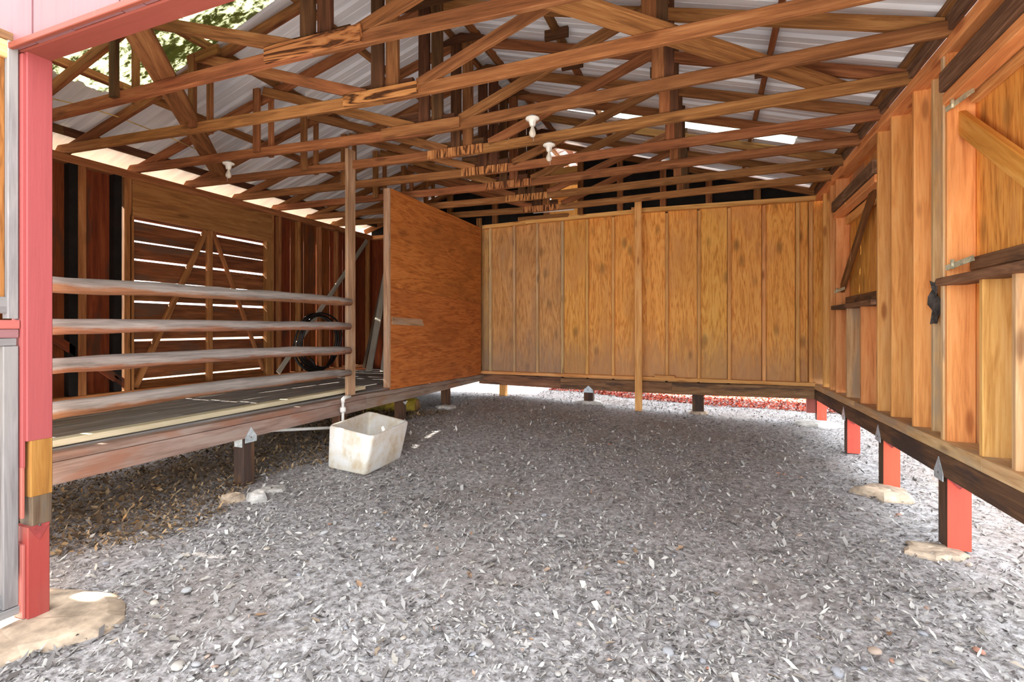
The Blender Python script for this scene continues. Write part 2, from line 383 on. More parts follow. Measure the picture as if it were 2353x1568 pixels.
def lathe(name, prof, loc, mat, parent=None, seg=16, axis=(0, 0, 1)):
    """prof: (radius, height) pairs"""
    v = []; f = []
    for (r, h) in prof:
        for k in range(seg): a = 2*math.pi*k/seg; v.append((r*math.cos(a), r*math.sin(a), h))
    n = len(prof)
    for i in range(n-1):
        for k in range(seg): f.append((i*seg+k, i*seg+(k+1) % seg, i*seg+seg+(k+1) % seg, i*seg+seg+k))
    f += [tuple(reversed(range(seg))), tuple(range((n-1)*seg, n*seg))]
    q = Vector(axis).to_track_quat('Z', 'Y').to_matrix().to_4x4()
    return link(name, mesh(name, v, f, True), Matrix.Translation(loc) @ q, parent, (M[mat],))
def blob(name, loc, rx, ry, h, mat, parent=None, n=14, seed=0, flat=.6, dip=.06, rot=0):
    """irregular poured pad: wobbly rim, domed top, buried foot"""
    rd = random.Random(seed); w_ = [1 + rd.uniform(-.22, .22) for _ in range(n)]
    v = []; f = []; rings = [(1.05, -dip), (1.0, h*.35), (.86, h*.85), (flat, h), (.25, h*1.03)]
    for (s, z) in rings:
        for k in range(n):
            a = 2*math.pi*k/n; v.append((rx*s*w_[k]*math.cos(a), ry*s*w_[k]*math.sin(a), z + (rd.uniform(-.1, .1)*h if 0 < z else 0)))
    for i in range(len(rings)-1):
        for k in range(n): f.append((i*n+k, i*n+(k+1) % n, i*n+n+(k+1) % n, i*n+n+k))
    f.append(tuple(range((len(rings)-1)*n, len(rings)*n)))
    me = mesh(name, v, f, False)
    return link(name, me, Matrix.Translation(loc) @ Matrix.Rotation(rot, 4, 'Z'), parent, (M[mat],))

# ================================================================ GROUND
xs = np.unique(np.concatenate([np.linspace(-60, -9, 12), np.arange(-9, 6.01, .12), np.linspace(6, 60, 12)]))
ys = np.unique(np.concatenate([np.linspace(-50, -2, 12), np.arange(-2, 14.01, .12), np.linspace(14, 80, 14)]))
gx, gy = np.meshgrid(xs, ys); hz = ground(gx, gy) + rng.normal(0, .004, gx.shape)
gv = np.stack([gx, gy, hz], -1).reshape(-1, 3); nx, ny = len(xs), len(ys)
gf = [(j*nx+i, j*nx+i+1, (j+1)*nx+i+1, (j+1)*nx+i) for j in range(ny-1) for i in range(nx-1)]
floor = link('floor', mesh('floor', gv, gf, True), Matrix(), None, (M['ground'],))
tag(floor, 'grey dirt and gravel ground strewn with dry leaves', 'ground', None, 'structure')

def flakes(name, P, L, W, mat, tiltmax=.6, curl=.35, lift=.006):
    n = len(P); yaw = rng.uniform(0, 6.283, n); tx = rng.normal(0, tiltmax*.5, n); ty = rng.normal(0, tiltmax*.5, n)
    asym = rng.uniform(-.25, .25, n); cu = rng.uniform(-.2, 1, n)*curl
    loc = np.zeros((n, 5, 3))
    loc[:, 0, 0] = -L; loc[:, 4, 0] = L
    loc[:, 1, 0] = L*asym; loc[:, 1, 1] = W; loc[:, 2, 0] = L*asym*.4; loc[:, 3, 0] = L*-asym; loc[:, 3, 1] = -W
    loc[:, 1, 2] = loc[:, 3, 2] = W*cu*1.3; loc[:, 0, 2] = loc[:, 4, 2] = L*cu*.5
    z = loc[:, :, 2] + loc[:, :, 0]*tx[:, None] + loc[:, :, 1]*ty[:, None]
    c, s = np.cos(yaw)[:, None], np.sin(yaw)[:, None]
    X = loc[:, :, 0]*c - loc[:, :, 1]*s + P[:, None, 0]; Y = loc[:, :, 0]*s + loc[:, :, 1]*c + P[:, None, 1]
    zb = z - z.min(1, keepdims=True)*.7
    Z = zb + (ground(P[:, 0], P[:, 1]) + rng.uniform(-.002, lift, n))[:, None]
    v = np.stack([X, Y, Z], -1).reshape(-1, 3)
    tri = np.array([[0, 2, 1], [1, 2, 4], [0, 3, 2], [2, 3, 4]])
    f = (np.arange(n)[:, None, None]*5 + tri[None]).reshape(-1, 3)
    me = bpy.data.meshes.new(name); me.vertices.add(len(v)); me.vertices.foreach_set('co', v.ravel().astype(np.float32))
    me.loops.add(f.size); me.loops.foreach_set('vertex_index', f.ravel().astype(np.int32))
    me.polygons.add(len(f)); me.polygons.foreach_set('loop_start', np.arange(0, f.size, 3, dtype=np.int32))
    me.update(calc_edges=True); me.validate()
    o = link(name, me, Matrix(), floor, (M[mat],)); o['kind'] = 'stuff'; return o
def fan(n, r0, r1, a0=-54, a1=54):
    r = rng.uniform(r0, r1, n); a = np.radians(rng.uniform(a0, a1, n)) ; th = a + math.pi/2 + YAW
    return np.stack([r*np.cos(th), r*np.sin(th)], -1)
P = fan(230000, 1.3, 11.5)
P = P[(P[:, 0] > -9) & ~((P[:, 0] > -6.6) & (P[:, 0] < -4.4) & (P[:, 1] > 2))]
cl = np.sin(2.1*P[:, 0] + 1.3*np.sin(1.7*P[:, 1]))*np.sin(1.9*P[:, 1] + 1.1*np.sin(2.3*P[:, 0]))
P = P[rng.uniform(0, 1, len(P)) < .72 + .28*cl]
Ls = np.clip(rng.lognormal(math.log(.0092), .5, len(P)), .004, .032)
flakes('leaf_litter', P, Ls, Ls*rng.uniform(.18, .6, len(P)), 'litter', .95, .6, .008)
P = np.stack([rng.uniform(-5.6, -3.2, 32000), rng.uniform(1.5, 6.6, 32000)], -1)
P = P[P[:, 0] < -3.75 + .25*np.sin(3*P[:, 1])]
Ls = np.clip(rng.lognormal(math.log(.0125), .45, len(P)), .005, .04)
flakes('brown_leaf_litter', P, Ls, Ls*rng.uniform(.2, .55, len(P)), 'brownlitter', 1.0, .5, .03)
P = np.stack([rng.uniform(-3.0, 4.5, 30000), rng.uniform(9.7, 13.6, 30000)], -1)
Ls = rng.uniform(.012, .03, len(P))
flakes('red_gravel', P, Ls, Ls*rng.uniform(.5, .9, len(P)), 'redgravel', .8, .8, .012)

# pebbles and single leaves that can be picked out one by one
def pebble_mesh(k):
    rd = random.Random(k); v = []; f = []; n = 8
    prof = [(.45, -.5), (.92, -.2), (1, .1), (.75, .55), (.3, .78)]
    ex = rd.uniform(.65, 1); w_ = [1 + rd.uniform(-.12, .12) for _ in range(n)]
    for (r, h) in prof:
        for i in range(n): a = 6.2832*i/n; v.append((r*w_[i]*math.cos(a), ex*r*w_[i]*math.sin(a), h*rd.uniform(.5, .62)))
    for j in range(4):
        for i in range(n): f.append((j*n+i, j*n+(i+1) % n, j*n+n+(i+1) % n, j*n+n+i))
    f += [tuple(reversed(range(n))), tuple(range(4*n, 5*n))]
    me = mesh('pebble', v, f, True); me.materials.append(M['pebble']); return me
PM = [pebble_mesh(k) for k in range(6)]
def leaf_mesh(k):
    rd = random.Random(k+50); n = 6; v = []; f = []
    wd = [.08, .42, .30, .55, .34, .05]; wd = [a*rd.uniform(.8, 1.1) for a in wd]
    for i in range(n):
        x = -1 + 2*i/(n-1); b = .25*math.sin(i*1.1 + k)
        v += [(x, -wd[i], .35*wd[i] + b*.3), (x, 0, b*.3), (x, wd[i]*rd.uniform(.8, 1.1), .4*wd[i] + b*.3)]
    v.append((-1.5, .1, .1))
    for i in range(n-1):
        a = 3*i; f += [(a, a+3, a+4, a+1), (a+1, a+4, a+5, a+2)]
    f.append((0, 1, 18)); f.append((1, 2, 18))
    me = mesh('leaf', v, f, True); me.materials.append(M['leaf']); return me
LM = [leaf_mesh(k) for k in range(6)]
def strew(name, meshes, pts, s0, s1, zf, tilt):
    for (x, y) in pts:
        o = bpy.data.objects.new(name, random.choice(meshes)); COL.objects.link(o); s = random.uniform(s0, s1)
        o.parent = floor
        o.matrix_basis = Matrix.Translation((x, y, gz(x, y) + zf*s)) @ Matrix.Rotation(random.uniform(0, 6.28), 4, 'Z') @ Matrix.Rotation(random.uniform(-tilt, tilt), 4, 'X') @ Matrix.Rotation(random.uniform(-tilt, tilt), 4, 'Y') @ Matrix.Scale(s, 4)
spots = [(532,1422),(1806,1292),(1932,1238),(1640,1432),(1712,1470),(1690,1390),(1730,1422),(450,1530),(410,1535),(1955,1340),(2065,1525),(1925,1548),(1870,1545),(2010,1500),
         (1600,1375),(1535,1500),(490,1213),(745,1228),(870,1210),(612,1262),(218,1275),(205,1320),(430,1358),(980,1215),(1250,1185),(905,1245),(1570,1182),(1290,1232),(1735,1335),(640,1550),(770,1500),(1120,1480),(1950,1450),(2200,1440),(2250,1500),(2120,1460),(2065,1185),(2260,1230)]
pts = [(p.x, p.y) for p in (at_z(x, y, .02) for x, y in spots)]
q = fan(520, 1.7, 6.3, -46, 46); q = [(a, b) for a, b in q if a > -3.7 and b > 1.1 and (a > -.8 or random.random() < .55)][:235]
strew('pebble', PM, pts, .018, .034, .25, .25); strew('pebble', PM, q, .009, .022, .25, .3)
q = fan(600, 1.6, 5.5, -46, 46); q = [(a, b) for a, b in q if a > -3.6 and b > 1.1][:270]
strew('leaf', LM, q, .014, .032, .35, .45)

# ================================================================ RIGHT WALL
wz = lambda Y: -.0255 * (Y - 3)
tz = lambda Y: .018 * (Y - 4)
rw = struct('wall_right', 'right wall of golden studs and plywood above a dark sill beam', 'wall', RW(5, .1, .5))
Y0, Y1 = 1.6, 8.62
timber('sill_beam', RW(Y0, .06, .54+wz(Y0)), RW(Y1, .06, .54+wz(Y1)), .12, .15, 'dark_beam', rw, oz=1)
for a, b in ((Y0, 3.55), (3.556, 4.72), (4.726, 6.3), (6.306, Y1)):
    timber('sole_plate', RW(a, .095, .691+wz(a)), RW(b, .095, .691+wz(b)), .19, .08, 'wall_grey', rw, oz=1)
timber('top_plate', RW(Y0, .09, 3.285+tz(Y0)), RW(Y1, .09, 3.285+tz(Y1)), .16, .085, 'wall_red', rw, oz=1)
studs = [(1892, 'wall'), (1908, 'wall'), (1921, 'wall_red'), (2017, 'wall'), (2049, 'wall_red'), (2100, 'wall_red'), (2177, 'wall_red')]
SY = []
for px, m in studs:
    Y = at_rw(px, 700, .03).y; SY.append(Y)
    timber('stud', RW(Y+.022, .105, .771+wz(Y)), RW(Y+.022, .105, 3.285+tz(Y)), .045, .15, m, rw, up=(1, 0, 0))
for px, m, ztop in ((1946, 'wall_grey', 1.70), (1979, 'wall_red', 1.72), (2258, 'wall', 1.80), (2335, 'wall_grey', 1.8)):   # cripple studs under the shutters
    Y = at_rw(px, 800, .03).y
    timber('cripple_stud', RW(Y+.022, .105, .771+wz(Y)), RW(Y+.022, .105, ztop), .045, .15, m, rw, up=(1, 0, 0))
Y = at_rw(2164, 700, .02).y
timber('jamb_stud', RW(Y, .085, .771+wz(Y)), RW(Y, .085, 3.285+tz(Y)), .045, .13, 'wall_grey', rw, up=(1, 0, 0))
Y = at_rw(2146, 500, .1).y
timber('jamb_stud', RW(Y, .14, .771+wz(Y)), RW(Y, .14, 3.285+tz(Y)), .045, .1, 'wall_grey', rw, up=(1, 0, 0))
# plywood siding in bays, openings left for the two shutters
edges = [8.73, 8.1, 7.45, 7.3, 6.7, 6.15, 5.6, 5.2, 4.7, 4.03, 3.6, 3.2, 2.7, 2.1, 1.6]
for i, (b, a) in enumerate(zip(edges[:-1], edges[1:])):
    open_ = (5.6 <= a and b <= 7.3) or b <= 4.05
    mt = random.choice(['wall_ply', 'wall_ply', 'wall_ply_grey'])
    spans = [(.69, 3.37)] if not open_ else [(.69, 1.735 if b > 5 else 1.815), (2.862 if b > 5 else 3.022, 3.37)]
    for z0, z1 in spans:
        slab('siding_panel', [RW(a+.002, .182, z0), RW(b-.002, .182, z0), RW(b-.002, .182, z1), RW(a+.002, .182, z1)], (.014, 0, 0), mt, rw)
# shutters
def shutter(label, ya, yb, zb, zt, brace, bmat, hz):
    t = thing('wooden_shutter', label, 'shutter', RW((ya+yb)/2, .17, zb))
    n = max(2, int((yb-ya)/.62))
    for k in range(n):
        a = ya + (yb-ya)*k/n; b = ya + (yb-ya)*(k+1)/n
        slab('shutter_panel', [RW(a+.002, .176, zb), RW(b-.002, .176, zb), RW(b-.002, .176, zt), RW(a+.002, .176, zt)], (.014, 0, 0), 'shutter_ply', t)
    timber('bottom_rail', RW(ya, .15, zb+.03), RW(yb, .15, zb+.03), .05, .085, 'beam', t, oz=1)
    timber('top_rail', RW(ya, .15, zt-.1), RW(yb, .15, zt-.1), .05, .1, 'wall', t, oz=1)
    A, B = brace
    timber('diagonal_brace', A, B, .045, .13 if bmat == 'yellow' else .10, bmat, t, up=(0, 0, 1))
    for z in hz:
        h = timber('hinge', RW(yb+.03, .012, z-.02), RW(yb-.16, .085, z+.02), .006, .035, 'zinc', t, up=(0, 0, 1))
        lathe('hinge_pin', [(.012, -.03), (.012, .03)], RW(yb-.02, .03, z), 'zinc', h, 8)
    return t
shutter('large golden plywood shutter with yellow-lit diagonal brace at right edge', 1.6, 4.028, 1.82, 3.02,
        (at_rw(2185, 262, .11), at_rw(2385, 412, .11)), 'yellow', [at_rw(2178, 612, .05).z, at_rw(2178, 255, .05).z])
shutter('smaller plywood shutter with dark diagonal brace on far right wall', 5.605, 7.298, 1.74, 2.86,
        (at_rw(1934, 668, .1), at_rw(2012, 425, .1)), 'truss', [at_rw(1926, 668, .05).z, at_rw(1926, 470, .05).z])
# headers and sills of both openings (part of the wall)
def hdr(y0, y1, za, zb_, rough_h):
    timber('rough_header', RW(y0, .05, za), RW(y1, .05, za), .12, rough_h, 'rough_dark', rw, oz=1)
    timber('header_trim', RW(y0, .06, zb_), RW(y1, .06, zb_), .10, .075, 'wall_red', rw, oz=1)
hdr(1.6, 4.10, 3.04, 2.955, .13); hdr(5.62, 7.38, 2.94, 2.855, .13)
timber('opening_sill', RW(1.6, .06, 1.765), RW(4.12, .06, 1.765), .16, .05, 'beam', rw, oz=1)
timber('opening_sill', RW(5.62, .06, 1.70), RW(7.36, .06, 1.70), .16, .05, 'beam', rw, oz=1)
# posts under the wall
def two_face_post(name, lo, hi, mat, front):
    lo = Vector(lo); hi = Vector(hi); c = (lo+hi)/2; s = (hi-lo)/2
    v = [(x*s.x, y*s.y, z*s.z) for z in (-1, 1) for y in (-1, 1) for x in (-1, 1)]
    f = [(0, 2, 3, 1), (4, 5, 7, 6), (0, 1, 5, 4), (2, 6, 7, 3), (0, 4, 6, 2), (1, 3, 7, 5)]
    # local X runs up the post so that the grain follows it
    mw = Matrix(((0, 0, 1, c.x), (0, -1, 0, c.y), (1, 0, 0, c.z), (0, 0, 0, 1)))
    inv = mw.inverted(); v = [inv @ (Vector(p) + c) for p in v]
    me = mesh(name, v, f); o = link(name, me, mw, None, (M[mat], M[front])); me.polygons[2].material_index = 1
    return o
def gusset(name, corner, wdir, wid, parent, mat='galv', nrm=(-1, 0, 0), hgt=.13, band=.05):
    """pointed steel strap nailed over the joint of post and beam"""
    c = Vector(corner); u = Vector(wdir)
    pts = [c, c + u*wid, c + u*wid + Vector((0, 0, band)), c + u*wid*.5 + Vector((0, 0, hgt)), c + Vector((0, 0, band))]
    o = slab(name, pts, Vector(nrm)*.004, mat, parent)
    lathe('nail', [(.006, 0), (.006, .003)], c + u*wid*.5 + Vector((0, 0, band*.9)) + Vector(nrm)*.0045, 'nest', o, 6, nrm)
    return o
rposts = [(2177, 1275, 'nearest red-faced post under the right wall, beside the frame edge'),
          (2030, 1120, 'red-faced post standing on a round sandy pad under right wall'),
          (1947, 1043, 'third red-faced post under right wall, without a visible concrete pad')]
for px, py, lb in rposts:
    p = at_rw(px, py, .02); top = .538 + wz(p.y)
    o = two_face_post('support_post', (p.x, p.y, .045), (p.x+.125, p.y+.135, top), 'dark_beam', 'orange_red')
    tag(o, lb, 'post')
    gusset('bracket', (p.x-.021, p.y, top-.03), (0, 1, 0), .135, o, hgt=.15)
    slab('bracket', [(p.x+.005, p.y-.001, top-.01), (p.x+.12, p.y-.001, top-.01), (p.x+.065, p.y-.001, top-.07)], (0, -.004, 0), 'redmetal', o)
# corner post
p = at_rw(1877, 968, .05)
o = two_face_post('corner_post', (p.x, p.y, .07), (p.x+.13, p.y+.13, .40), 'dark_beam', 'orange_red'); tag(o, 'red-faced post under the far right corner of the barn', 'post')
abox('side_block', (p.x-.13, p.y+.02, .17), (p.x-.002, p.y+.1, .40), 'redhead', o)
for i, (px, py, rx, ry, h, lb, m) in enumerate([(2030, 1133, .22, .2, .06, 'round sandy concrete pad around a red post on the right', 'concrete'),
        (1885, 978, .30, .22, .06, 'pale cracked concrete pad at the far right corner post', 'concrete_w'),
        (2150, 1268, .17, .12, .03, 'small pinkish concrete patch by the nearest right post', 'concrete')]):
    q = at_z(px, py, .04); tag(blob('concrete_footing', (q.x, q.y, gz(q.x, q.y)), rx, ry, h, m, seed=i+3), lb, 'footing')

# ================================================================ BACK WALL
YB = 8.6
bw = struct('wall_back', 'back wall of golden plywood bays between studs on a dark beam', 'wall', (-1.3, YB, .4))
bz = lambda x: .40 - .03*math.sin((x+4)/5.5*math.pi) if -4 < x < 1.5 else .40
for a, b in ((-4.05, -2.45), (-2.445, -.55), (-.545, 1.5)):
    timber('sill_beam', (a, YB, bz(a)), (b, YB, bz(b)), .12, .19, 'beam', bw, oy=1, oz=1)
for a, b in ((-4.05, -1.15), (-1.145, 1.5)):
    timber('sole_plate', (a, YB-.03, .592), (b, YB-.03, .592), .17, .055, 'wall', bw, oy=1, oz=1)
timber('sill_beam', (-6.6, YB, .45), (-4.06, YB, .45), .12, .17, 'beam', bw, oy=1, oz=1)
for a, b, za, zb in ((-6.6, -4.1, 3.30, 3.33), (-4.1, -3.1, 3.335, 3.36), (-3.1, -1.06, 3.37, 3.40), (-1.05, 1.5, 3.41, 3.38)):
    timber('top_plate', (a, YB-.02, za), (b, YB-.02, zb), .16, .07, 'wall', bw, oy=1, oz=1)
abox('packing_block', (-3.25, YB-.03, 3.43), (-2.3, YB+.05, 3.50), 'truss', bw, 'x')
abox('packing_block', (-1.2, YB-.03, 3.455), (-1.06, YB+.05, 3.50), 'wall', bw, 'x')
abox('sill_block', (-.82, YB-.05, .648), (-.5, YB+.05, .68), 'wall', bw, 'x')
bst = [1125, 1180, 1233, 1291, 1348, 1408, 1532, 1606, 1676, 1756, 1834, 1864]
bx = [at_y(px, 700, YB).x for px in bst]
for i, x in enumerate(bx):
    timber('stud', (x, YB+.06, .647), (x, YB+.06, 3.37), .08, .05, 'wall_grey' if i < 4 else 'wall', bw, up=(1, 0, 0))
ed = [-4.05] + bx + [1.69]
for i, (a, b) in enumerate(zip(ed[:-1], ed[1:])):
    m = 'wall_ply_grey' if i < 4 else 'wall_ply'
    abox('siding_panel', (a+.012, YB+.085, .45), (b-.030, YB+.099, 3.42), m, bw)
abox('dark_backing', (-4.05, YB+.112, .45), (1.69, YB+.118, 3.42), 'felt', bw)  # black sheet behind the panels, showing as dark lines in their gaps
x0 = -6.6
for k in range(6):
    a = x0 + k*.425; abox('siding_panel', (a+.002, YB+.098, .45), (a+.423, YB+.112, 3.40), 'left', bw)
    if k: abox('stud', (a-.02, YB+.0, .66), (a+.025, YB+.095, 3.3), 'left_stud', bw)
# gable above the back wall: black felt between studs, a loft opening left open in the middle
RID = -2.54
def under(x): return 3.52 + .31*(min(x - (-6.5), 1.48 - x))
for a, b in ((-6.6, -5.4), (-5.4, -4.2), (-4.2, -3.45), (-3.45, -2.72), (-2.12, -1.4), (-1.4, -.7), (-.7, 0), (0, .72), (.72, 1.5)):
    slab('felt_panel', [(a, YB+.1, 3.40), (b, YB+.1, 3.40), (b, YB+.1, under(b)+.06), (a, YB+.1, under(a)+.06)], (0, .012, 0), 'felt', bw)
for x in (-5.6, -4.7, -3.74, -2.72, -2.09, -1.40, -.69, .02, .72):
    timber('gable_stud', (x, YB+.055, 3.43), (x, YB+.055, under(x)), .085, .10, 'truss', bw, up=(1, 0, 0))
for s in (-1, 1):
    A = (RID, YB+.03, 4.70); B = (-6.7, YB+.03, 3.42) if s < 0 else (1.6, YB+.03, 3.42)
    timber('gable_rafter', A, B, .045, .10, 'truss', bw, oz=1)
abox('loft_board', (-2.70, YB+.10, 4.02), (-2.13, YB+.12, 4.36), 'wall', bw, 'x')
lf = thing('loft_hatch', 'golden hatch board hanging open outside the gable opening', 'hatch', (-2.4, 9.2, 3.5))
slab('hatch_panel', [(-2.75, 8.80, 3.42), (-2.05, 8.80, 3.42), (-2.05, 9.25, 4.30), (-2.75, 9.25, 4.30)], (0, .02, -.01), 'hatch', lf, (0, 0, 1))
timber('hatch_batten', (-2.74, 9.01, 3.86), (-2.06, 9.01, 3.86), .03, .09, 'wall', lf)
# posts and footings under the back wall
for px, pt, pb, wpx, m, lb in ((1154, 880, 902, 16, 'wall_red', 'short brown post in bright light under the left of back wall'),
                           (1352, 897, 917, 21, 'dark_beam', 'short dark post with steel strap under the back wall'),
                           (1604, 903, 948, 23, 'dark_beam', 'dark post on a flat stone under right half of back wall')):
    p = at_y(px, pb, YB); wd = wpx*8.9/F; g0 = gz(p.x, YB+.05)
    o = timber('support_post', (p.x, YB+.06, g0 + (.05 if px > 1200 else -.03)), (p.x, YB+.06, bz(p.x)), .12, wd, m, None, up=(1, 0, 0)); tag(o, lb, 'post')
    if px == 1352: gusset('bracket', (p.x-wd/2, YB-.002, bz(p.x)-.04), (1, 0, 0), wd, o, nrm=(0, -1, 0), hgt=.12)
for px, py, rx, ry, h, lb, m, sd in ((1352, 924, .24, .16, .05, 'pale flat concrete pad under the strapped back post', 'concrete_w', 11), (1606, 952, .14, .10, .05, 'flat tan stone block under a dark back post', 'concrete', 12)):
    q = at_y(px, py, YB); tag(blob('concrete_footing', (q.x, YB+.05, gz(q.x, YB)-.0), rx, ry, h, m, seed=sd), lb, 'footing')
pb = timber('prop_board', (-1.06, 8.42, gz(-1.06, 8.42)-.03), (-1.068, 8.42, 3.56), .03, .115, 'wall', None, up=(1, 0, 0))
tag(pb, 'tall narrow board standing on the ground against the back wall', 'board')

# ================================================================ LEFT WALL
XL = -6.5
lw = struct('wall_left', 'dark left wall of vertical boards with brown studs', 'wall', (XL, 5, .66))
timber('sole_plate', (XL+.0, 1.5, .72), (XL+.0, 8.6, .72), .12, .05, 'left_stud', lw, oy=1, oz=-1)
timber('sill_beam', (XL, 1.5, .45), (XL, 8.6, .45), .12, .215, 'left', lw, oy=1, oz=1)
timber('top_plate', (XL+.02, 1.5, 3.285), (XL+.02, 8.6, 3.285), .14, .09, 'left_stud', lw, oy=1, oz=1)
for y in (1.62, 2.1, 2.6, 3.0, 3.43, 3.9, 6.05, 6.2, 6.62, 7.12, 7.56, 8.05, 8.5):
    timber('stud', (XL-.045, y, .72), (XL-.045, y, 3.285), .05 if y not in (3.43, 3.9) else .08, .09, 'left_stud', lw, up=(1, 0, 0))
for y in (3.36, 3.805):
    abox('dark_strip', (XL-.10, y-.055, .72), (XL-.005, y+.03, 3.285), 'felt', lw)  # near-black strips beside two studs, in the gable's felt colour
ys_ = [1.5, 2.05, 2.6, 3.02, 3.42, 3.85]
for a, b in list(zip(ys_[:-1], ys_[1:])) + [(6.05, 6.5), (6.5, 6.8), (6.8, 7.1), (7.1, 7.45), (7.45, 7.8), (7.8, 8.15), (8.15, 8.72)]:
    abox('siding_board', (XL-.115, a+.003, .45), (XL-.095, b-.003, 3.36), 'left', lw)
timber('diagonal_strut', (XL-.02, 2.95, 1.55), (XL-.02, 3.95, .74), .03, .09, 'left', lw, up=(0, 0, 1))
# slatted opening
wn = struct('window_1', 'slatted opening in the left wall, daylight between its boards', 'window', (XL-.06, 4.95, .72))
abox('header_board', (XL-.05, 3.95, 2.84), (XL+.0, 6.02, 3.285), 'left_stud', wn, 'y')
zs = [2.80, 2.545, 2.32, 2.055, 1.80, 1.555, 1.32, 1.07, .83]
zs_l = [3.1] + zs; 
for i in range(len(zs)):
    hi_, lo_ = zs_l[i]-.011, zs_l[i+1]+.011
    timber('slat', (XL-.09, 3.90, (hi_+lo_)/2), (XL-.09, 6.06, (hi_+lo_)/2 - .01*(i % 2)), .034, hi_-lo_, 'slat', wn)
timber('slat', (XL-.09, 3.90, .76), (XL-.09, 6.06, .76), .022, .12, 'slat', wn)
abox('half_slat_gap_board', (XL-.105, 3.9, 2.44), (XL-.10, 4.4, 2.47), 'slat', wn, 'y')
abox('jamb', (XL-.1, 3.92, .72), (XL-.0, 3.97, 2.84), 'left_stud', wn); abox('jamb', (XL-.1, 5.93, .72), (XL-.0, 6.02, 2.84), 'left_stud', wn)
timber('mullion', (XL-.05, 4.985, .72), (XL-.05, 4.985, 2.84), .05, .085, 'left_stud', wn, up=(0, 1, 0))
timber('slant_brace', (XL-.045, 4.0, .74), (XL-.045, 4.93, 2.83), .04, .075, 'left_stud', wn)
timber('slant_brace', (XL-.045, 5.90, .80), (XL-.045, 5.04, 2.83), .04, .055, 'left_stud', wn)

# ================================================================ FRONT WALL (gable above the wide opening)
fw = struct('wall_front', 'front gable wall of faded pink boards above the wide opening', 'wall', (-3, 1.4, 2.85))
bxs = [-6.75, -6.45, -6.15, -5.85, -5.55, -5.25, -4.95, -4.65, -4.35, -4.05, -3.8, -3.55, -3.285, -3.222, -2.99, -2.70, -2.345, -2.206, -1.92, -1.63, -1.34, -1.05, -.76, -.47, -.18, .11, .4, .69, .98, 1.27, 1.56]
rf = lambda x: 3.62 + .31*(min(x + 6.5, 1.48 - x))
for i, (a, b) in enumerate(zip(bxs[:-1], bxs[1:])):
    z0 = 2.855 if a > -4.1 else .45
    y = 1.375 - (.004 if i % 2 else 0)
    slab('siding_board', [(a+.003, y, z0), (b-.003, y, z0), (b-.003, y, rf(b)), (a+.003, y, rf(a))], (0, .022, 0), 'pink', fw)
timber('header_beam', (-3.235, 1.398, 2.85), (1.6, 1.40, 2.85), .112, .24, 'redhead', fw, oy=1, oz=1)
timber('header_beam', (-6.6, 1.40, 2.88), (-3.24, 1.40, 2.88), .112, .2, 'redhead', fw, oy=1, oz=1)
timber('fascia_strip', (-3.235, 1.374, 2.845), (1.6, 1.374, 2.845), .02, .03, 'redhead', fw, oy=-1, oz=1)

# front left post with its repairs
ft = thing('front_post', 'red square post at left with an amber timber repair', 'post', (-3.165, 1.46, 0))
x0, x1 = -3.225, -3.118
abox('upper_post', (x0, 1.41, .93), (x1, 1.515, 2.85), 'redpaint', ft)
abox('repair_timber', (x0+.0, 1.425, .65), (x1, 1.515, .929), 'amber', ft)
abox('lower_timber', (x0+.0, 1.43, .49), (x1, 1.513, .649), 'graybrown', ft)
abox('post_base', (x0, 1.41, .045), (x1+.006, 1.50, .505), 'redbase', ft)
gusset('bracket', (x1+.0065, 1.412, .505), (0, 1, 0), .086, ft, 'redmetal', (1, 0, 0), -.075, 0)
abox('front_facing', (x0, 1.398, .55), (x1-.02, 1.412, .80), 'coral', ft)
abox('front_facing', (x0, 1.398, .06), (x1-.01, 1.41, .42), 'coral', ft)
abox('front_facing', (x0, 1.398, .80), (x1-.015, 1.412, 2.84), 'redpaint', ft)
q = Vector((-3.22, 1.33, 0))
tag(blob('concrete_footing', (q.x, q.y, gz(q.x, q.y)-.005), .52, .34, .045, 'concrete_front', seed=5, n=18, flat=.7, rot=.35), 'broad sandy concrete slab under the red front post', 'footing')

# dutch door leaves, swung out towards the yard
XD = -3.15
dl = thing('door_leaf', 'upper barn door leaf, grey frame around orange plywood, swung open', 'door', (XD, 1.0, 1.53))
abox('stile', (XD-.05, 1.352, 1.535), (XD, 1.394, 2.885), 'greywood', dl); abox('stile', (XD-.05, .30, 1.535), (XD, .38, 2.885), 'greywood', dl)
abox('top_rail', (XD-.055, .30, 2.885), (XD+.004, 1.394, 2.925), 'beam', dl, 'y'); abox('bottom_rail', (XD-.045, .38, 1.56), (XD-.01, 1.352, 1.64), 'greywood', dl, 'y')
abox('top_inner_rail', (XD-.045, .38, 2.80), (XD-.005, 1.352, 2.884), 'wall_grey', dl, 'y')
abox('door_panel', (XD-.04, .38, 1.60), (XD-.025, 1.352, 2.88), 'door_ply', dl)
dl2 = thing('door_leaf', 'lower barn door leaf, silvered frame around a mossy grey panel', 'door', (XD, 1.0, .09))
abox('stile', (XD-.05, 1.335, .13), (XD, 1.394, 1.40), 'greywood', dl2); abox('stile', (XD-.05, .30, .13), (XD, .38, 1.40), 'greywood', dl2)
abox('bottom_rail', (XD-.05, .30, .085), (XD+.004, 1.394, .125), 'greywood', dl2, 'y'); abox('inner_rail', (XD-.045, .38, .13), (XD-.02, 1.335, .2), 'greywood', dl2, 'y')
abox('top_rail', (XD-.05, .30, 1.401), (XD-.004, 1.385, 1.44), 'greywood', dl2, 'y')
abox('door_panel', (XD-.045, .38, .2), (XD-.035, 1.335, 1.40), 'concrete', dl2)
